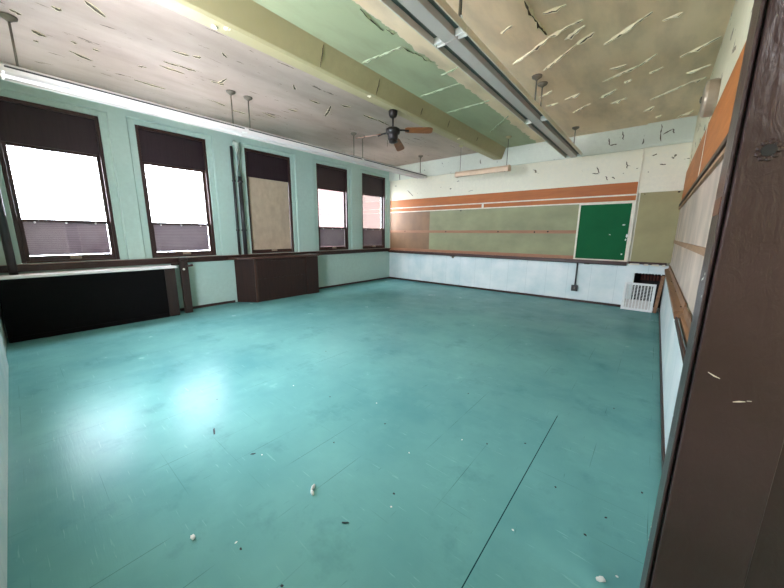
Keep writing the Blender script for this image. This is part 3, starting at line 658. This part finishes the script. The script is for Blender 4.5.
# outlet with conduit
ol = thing('outlet', (-1.31, Y - 0.03, 0.25), 'black outlet box on a conduit below the green chalkboard', 'outlet')
obj('box', B(-1.365, -1.255, Y - 0.055, Y - 0.001, 0.255, 0.375), 'black', ol, 0.008)
obj('cover_plate', B(-1.375, -1.245, Y - 0.062, Y - 0.0555, 0.245, 0.385), 'black', ol, 0.003)
bm = bmesh.new(); 
for zz in (0.30, 0.335): box(bm, -1.325, -1.295, Y - 0.0645, Y - 0.0622, zz - 0.012, zz + 0.012)
obj('socket', bm, 'steel', ol)
bm = bmesh.new(); tube(bm, [(-1.31, Y - 0.022, 0.374), (-1.31, Y - 0.022, 0.884)], 0.0155, 10); obj('conduit', bm, 'pipe_dark', ol, 0, True)

# vent grille leaning against the wall
g = thing('vent_grille', (-0.145, 7.965, 0.0), 'white metal vent grille leaning on the wall below the tan panel', 'grille', rot=(math.radians(-13.0), 0, math.radians(-2)))
W2, GH = 0.255, 0.565
bm = BS((-W2, -W2 + 0.045, -0.012, 0.012, 0, GH), (W2 - 0.045, W2, -0.012, 0.012, 0, GH), (-W2 + 0.045, W2 - 0.045, -0.012, 0.012, 0, 0.045), (-W2 + 0.045, W2 - 0.045, -0.012, 0.012, GH - 0.045, GH))
obj('frame', bm, 'grille_white', g, 0.004, local=True)
bm = bmesh.new()
for k in range(8): 
    xx = -W2 + 0.045 + (k + 0.5) * (2 * W2 - 0.09) / 8
    box(bm, xx - 0.008, xx + 0.008, -0.006, 0.006, 0.045, GH - 0.045)
obj('bars', bm, 'grille_white', g, local=True)
bm = bmesh.new()
for k in range(16): box(bm, -W2 + 0.04, W2 - 0.04, 0.0065, 0.0095, 0.055 + k * 0.029, 0.060 + k * 0.029)
obj('cross_bars', bm, 'grille_white', g, local=True)
obj('backing_plate', B(-W2 + 0.04, W2 - 0.04, 0.0098, 0.0115, 0.04, 0.22), 'spine', g, local=True)
# plank leaning right of the grille
pl = thing('wooden_plank', (0.15, 8.0, 0), 'brown wooden plank leaning in the corner right of the white grille', 'plank')
bm = bmesh.new(); A0, A1 = Vector((0.145, 7.97, 0.0)), Vector((0.195, 8.085, 0.735)); d = (A1 - A0).normalized(); s = Vector((1, 0, 0)); n_ = d.cross(s).normalized(); s = n_.cross(d)
vs = [bm.verts.new(A0 + d * (L_ * (A1 - A0).length) + s * a_ * 0.028 + n_ * b_ * 0.01) for L_ in (0, 1) for a_, b_ in ((-1, -1), (1, -1), (1, 1), (-1, 1))]
for q in ((0, 1, 2, 3), (4, 5, 6, 7), (0, 1, 5, 4), (1, 2, 6, 5), (2, 3, 7, 6), (3, 0, 4, 7)): bm.faces.new([vs[i] for i in q])
obj('board', bm, 'tray_wood_y', pl, 0.002)

# ------------------------------------------------------------------ right wall boards
rx = XR
rb = thing('side_board', (rx, 4.8, 0.95), 'long dusty white board on the right wall with a wooden mid strip', 'board')
obj('board_sheet', B(rx - 0.012, rx - 0.001, 1.45, YB - 0.08, 0.955, 1.988), 'whiteboard', rb)
obj('nailing_strip', B(rx - 0.022, rx - 0.012, 1.44, YB - 0.08, 1.37, 1.425), 'strip_wood_y', rb, 0.002)
ro = thing('tack_strip', (rx, 4.8, 2.1), 'orange hardboard band high on the right wall above the white board', 'board')
obj('orange_band', B(rx - 0.014, rx, 1.44, YB - 0.08, 2.08, 2.66), 'orange_side', ro, 0.002)
obj('joint_bead', B(rx - 0.018, rx - 0.014, 4.86, 4.885, 2.10, 2.66), 'white_trim', ro)
obj('dark_rail', B(rx - 0.04, rx - 0.014, 1.44, YB - 0.08, 2.045, 2.085), 'tray_face', ro, 0.004)
obj('lower_rail', B(rx - 0.035, rx - 0.012, 1.44, YB - 0.08, 1.99, 2.022), 'strip_wood_y', ro, 0.004)
rt = thing('chalk_tray', (rx - 0.06, 4.8, 0.82), 'brown wooden chalk tray on the right wall, broken near the camera', 'chalk tray')
bm = bmesh.new(); prism(bm, [(rx - 0.012, 0.95), (rx - 0.012, 0.84), (rx - 0.06, 0.80), (rx - 0.075, 0.80), (rx - 0.085, 0.865), (rx - 0.075, 0.87), (rx - 0.03, 0.885), (rx - 0.026, 0.95)], 3.55, YB - 0.08, 1); obj('tray', bm, 'tray_wood_y', rt, 0.003)
bm = bmesh.new(); prism(bm, [(rx - 0.012, 0.93), (rx - 0.012, 0.80), (rx - 0.044, 0.80), (rx - 0.048, 0.86), (rx - 0.03, 0.87), (rx - 0.026, 0.93)], 1.44, 3.5, 1); obj('tray_backing', bm, 'tray_wood_y', rt, 0.003)
obj('loose_slat', BS((rx - 0.075, rx - 0.062, 1.7, 3.45, 0.80, 0.845)), 'tray_face', rt, 0.003)
bm = bmesh.new()
rnd = random.Random(5)
for k in range(7):
    yy = rnd.uniform(2.2, 7.6); bmesh.ops.create_icosphere(bm, subdivisions=1, radius=rnd.uniform(0.004, 0.008), matrix=Matrix.Translation((rx - 0.036 + rnd.uniform(-0.01, 0.004), yy, 0.888)))
tag(obj('tray_dust', bm, 'peel_core', rt), kind='stuff')
# bell
bl = thing('school_bell', (rx, 4.6, 2.835), 'round beige bell drum high on the right wall above the orange band', 'bell')
bm = bmesh.new(); lathe(bm, (rx - 0.002, 4.6, 2.835), [(0.155, 0.002), (0.165, -0.02), (0.165, -0.075), (0.15, -0.095), (0.10, -0.105)], 0, 32); obj('drum', bm, 'bell', bl, 0, False)
bm = bmesh.new(); lathe(bm, (rx - 0.105, 4.6, 2.835), [(0.03, 0.002), (0.03, -0.012), (0.012, -0.018)], 0, 16); obj('centre_nut', bm, 'steel', bl)

# ------------------------------------------------------------------ brown door post beside the camera
dp = thing('door_1', (0.2, 1.25, 0), 'tall dark brown gloss-painted door post filling the right edge', 'door post', kind='structure')
x0, x1, y0, y1 = 0.1259, 0.302, 1.14, 1.303
xe = 0.1135
obj('post', B(x0, x1, y0, y1 + 0.1, 0.0, 2.62), 'door_paint', dp, 0.003, seg=2)
obj('edge_board', B(xe, x0 - 0.0035, y0 + 0.02, y1, 0.0, 2.62), 'door_paint', dp, 0.004)
obj('return_board', B(x1 - 0.004, 0.50, y0 + 0.03, y1 + 0.06, 0.0, 2.62), 'door_paint', dp, 0.006)
bm = bmesh.new(); prism(bm, [(xe - 0.0015, y0 + 0.03), (xe - 0.0015, y1 - 0.02), (xe + 0.001, y1 - 0.02), (xe + 0.001, y0 + 0.03)], 1.555, 1.60, 2)
o = obj('worn_patch', bm, 'bare_wood', dp, 0.001); tag(o, 'bare reddish patch worn through the brown paint')
# latch hole with torn rim
bm = bmesh.new(); lathe(bm, (0.171, y0 - 0.001, 1.695), [(0.013, 0.004), (0.013, -0.0025)], 1, 14); tag(obj('latch_hole', bm, 'black', dp), 'torn black hole')
bm = bmesh.new()
for k in range(9):
    an = k * 0.7; bmesh.ops.create_icosphere(bm, subdivisions=1, radius=0.006, matrix=Matrix.Translation((0.171 + 0.016 * math.cos(an), y0 - 0.001, 1.695 + 0.019 * math.sin(an))) @ Matrix.Diagonal((1.2, 0.5, 1.2, 1)))
obj('torn_rim', bm, 'door_paint', dp)
for pts in (((0.150, 1.145), (0.162, 1.138), (0.174, 1.134)), ((0.205, 1.079), (0.216, 1.084), (0.226, 1.087)), ((0.228, 1.09), (0.236, 1.092))):
    bm = bmesh.new(); tube(bm, [(p[0], y0 - 0.0005, p[1]) for p in pts], [0.0008] + [0.0022] * (len(pts) - 2) + [0.0008], 6); tag(obj('paint_chip', bm, 'white_trim', dp), 'pale chipped paint')
for yy, zz in ((1.20, 1.40), (1.22, 1.385), (1.18, 1.34), (1.24, 1.38), (1.29, 0.93), (1.295, 0.50), (1.29, 0.45)):
    bm = bmesh.new(); bmesh.ops.create_icosphere(bm, subdivisions=1, radius=0.0045, matrix=Matrix.Translation((xe, yy, zz)) @ Matrix.Diagonal((0.3, 0.8, 1.0, 1))); tag(obj('paint_chip', bm, 'scrap', dp), 'pale chipped paint')

vh = thing('wall_entry', (0.9, -0.2, 0), 'cream entry lobby walls behind the brown door post', 'wall', kind='structure')
obj('lobby_wall', BS((1.6, 1.7, -1.6, 1.4, 0, 2.9), (XR - 0.1, 1.6, -1.6, -1.5, 0, 2.9), (0.50, 1.6, y0 + 0.04, y1 + 0.06, 0, 2.9), (XR - 0.1, XR, -1.5, YF - 0.1, 0, 2.9), (XR - 0.1, 1.7, -1.6, 1.4, 2.9, 3.0)), 'cream_wall', vh)
obj('lobby_floor', B(XR + 0.25, 1.6, -1.5, 1.4, -0.12, 0.0), 'floor', vh)
obj('lobby_floor', B(XR - 0.1, XR + 0.25, -1.5, YF - 0.1, -0.12, 0.0), 'floor', vh)

# ------------------------------------------------------------------ bits on the floor
def scrap(name, x, y, r, mat, label, cat, group=None, flat=0.4, asp=1.0, rot=0.0, sd=0):
    rnd = random.Random(sd); bm = bmesh.new()
    bmesh.ops.create_icosphere(bm, subdivisions=2, radius=1)
    for v_ in bm.verts:
        k = rnd.uniform(0.55, 1.1); v_.co = Vector((v_.co.x * r * asp * k, v_.co.y * r * k, (v_.co.z * k) * r * flat))
    zmin = min(v_.co.z for v_ in bm.verts)
    for v_ in bm.verts: v_.co.z -= zmin
    o = obj(name, bm, mat, None, 0, False); o.location = (x, y, 0.0); o.rotation_euler = (0, 0, rot)
    return tag(o, label, cat, group)
scrap('paint_chip', -1.589, 0.373, 0.014, 'scrap', 'pale pebble-like paint chip on the floor, lower left foreground', 'paint chip', flat=0.6, asp=1.3, sd=1)
ts = thing('twisted_scrap', (-1.373, 0.928, 0), 'small twisted white scrap on the teal floor, centre foreground', 'scrap')
bm = bmesh.new(); tube(bm, [(-1.40, 0.965, 0.008), (-1.385, 0.945, 0.014), (-1.38, 0.93, 0.008), (-1.36, 0.92, 0.012), (-1.345, 0.915, 0.007)], [0.006, 0.011, 0.005, 0.010, 0.006], 7); obj('paper', bm, 'scrap', ts)
scrap('paint_flake', -0.001, 1.461, 0.016, 'scrap', 'white paint flake on the floor near the brown door post, larger one', 'paint chip', flat=0.3, asp=1.6, rot=0.8, sd=2)
scrap('paint_flake', 0.055, 1.525, 0.006, 'scrap', 'tiny white paint flake on the floor closest to the brown door post', 'paint chip', flat=0.4, sd=3)
scrap('splinter', -1.073, 0.918, 0.006, 'grit', 'dark thin splinter lying flat on the floor, bottom centre', 'splinter', flat=0.6, asp=3.6, rot=0.69, sd=4)
scrap('splinter', -2.42, 0.79, 0.007, 'grit', 'dark stick-like splinter at the edge of the window glare', 'splinter', flat=0.4, asp=8, rot=-0.35, sd=5)
scrap('splinter', -1.95, 0.86, 0.007, 'grit', 'short dark splinter right of the stick by the glare', 'splinter', flat=0.4, asp=3, rot=0.9, sd=9)
for k, (x, y_) in enumerate(((-1.895, 0.896), (-0.922, 1.936), (-1.40, 0.50), (-1.137, 1.568), (-1.75, 1.9), (-2.6, 1.6), (-0.38, 1.45), (-0.95, 1.15))):
    scrap('white_crumb', x, y_, 0.0055, 'scrap', 'tiny white paint crumb scattered on the teal floor', 'crumb', 'white crumbs on the floor', 0.6, 1.3, k, 10 + k)
for k, (x, y_) in enumerate(((-1.35, 0.50), (-1.487, 1.715), (-0.761, 2.014), (-0.995, 1.23), (-1.054, 0.54), (0.124, 2.189), (-0.089, 1.663), (-0.02, 1.85), (-2.155, 1.699), (-1.62, 1.3), (-0.55, 2.2), (-0.28, 1.9), (-2.9, 1.0), (-3.1, 2.4), (-1.2, 2.6), (-0.1, 3.2))):
    scrap('dark_crumb', x, y_, 0.006, 'grit', 'tiny dark crumb of grit scattered on the teal floor', 'crumb', 'dark crumbs on the floor', 0.5, 1.4, k, 30 + k)

# ------------------------------------------------------------------ outdoors
b1 = obj('brick_building', B(-13.0, -10.5, 5.0, 10.08, -5, 8), 'pale_brick'); tag(b1, 'pale pink brick building outside the fourth window', 'building')
b2 = obj('brick_building', B(-13.0, -10.5, 10.1, 17.0, -5, 8), 'brown_brick'); tag(b2, 'brown brick building outside the last window', 'building')
gr = obj('floor_outside', B(-60, -7.4, -40, 60, -5.2, -5.0), 'bounce_ground'); tag(gr, 'near-white yard outside the windows, brightened to bounce daylight indoors', 'ground', kind='structure')

# ------------------------------------------------------------------ light
w = D.worlds.new('overcast'); sc.world = w; w.use_nodes = True
bg = w.node_tree.nodes['Background']; bg.inputs[0].default_value = (0.84, 0.87, 1.0, 1); bg.inputs[1].default_value = 7.0
for i, (a, b) in enumerate(WINS):
    if i == 2: continue
    L = D.lights.new('window_portal', 'AREA'); L.shape = 'RECTANGLE'; L.size = b - a; L.size_y = 1.7; L.cycles.is_portal = True
    o = D.objects.new('window_portal', L); C.objects.link(o); o.location = (XL - 0.3, (a + b) / 2, 1.9)
    o.rotation_euler = (math.radians(90), 0, math.radians(-90))


L = D.lights.new('window_portal', 'AREA'); L.shape = 'RECTANGLE'; L.size = FW[1] - FW[0]; L.size_y = 2.3; L.cycles.is_portal = True
o = D.objects.new('window_portal', L); C.objects.link(o); o.location = ((FW[0] + FW[1]) / 2, YF - 0.2, 2.15); o.rotation_euler = (math.radians(90), 0, 0)

L = D.lights.new('post_sheen_fill', 'AREA'); L.shape = 'RECTANGLE'; L.size = 0.3; L.size_y = 0.9; L.energy = 7; L.color = (0.95, 0.95, 1.0)  # unseen area light, added to give the brown door post its sheen
o = D.objects.new('post_sheen_fill', L); C.objects.link(o); o.location = (0.8, -0.6, 2.86)

# ------------------------------------------------------------------ camera
cam = D.cameras.new('camera'); co = D.objects.new('camera', cam); C.objects.link(co); sc.camera = co
cam.sensor_fit = 'HORIZONTAL'; cam.sensor_width = 36.0; cam.lens = 36.0 * 312.8 / 784.0; cam.clip_start = 0.02
co.matrix_world = Matrix(((0.76792268, -0.12716165, 0.6277935, 0.0), (0.64049026, 0.13991325, -0.75511358, 0.0), (0.00818486, 0.98196446, 0.18888836, 1.5), (0, 0, 0, 1)))
vs_ = sc.view_settings; sc.display_settings.display_device = 'sRGB'
vs_.view_transform = 'Standard'; vs_.look = 'None'; vs_.gamma = 1.0; vs_.use_curve_mapping = False; vs_.exposure = 2.68
sc.cycles.max_bounces = 16; sc.cycles.diffuse_bounces = 10; sc.cycles.transparent_max_bounces = 12
sc.cycles.use_denoising = True
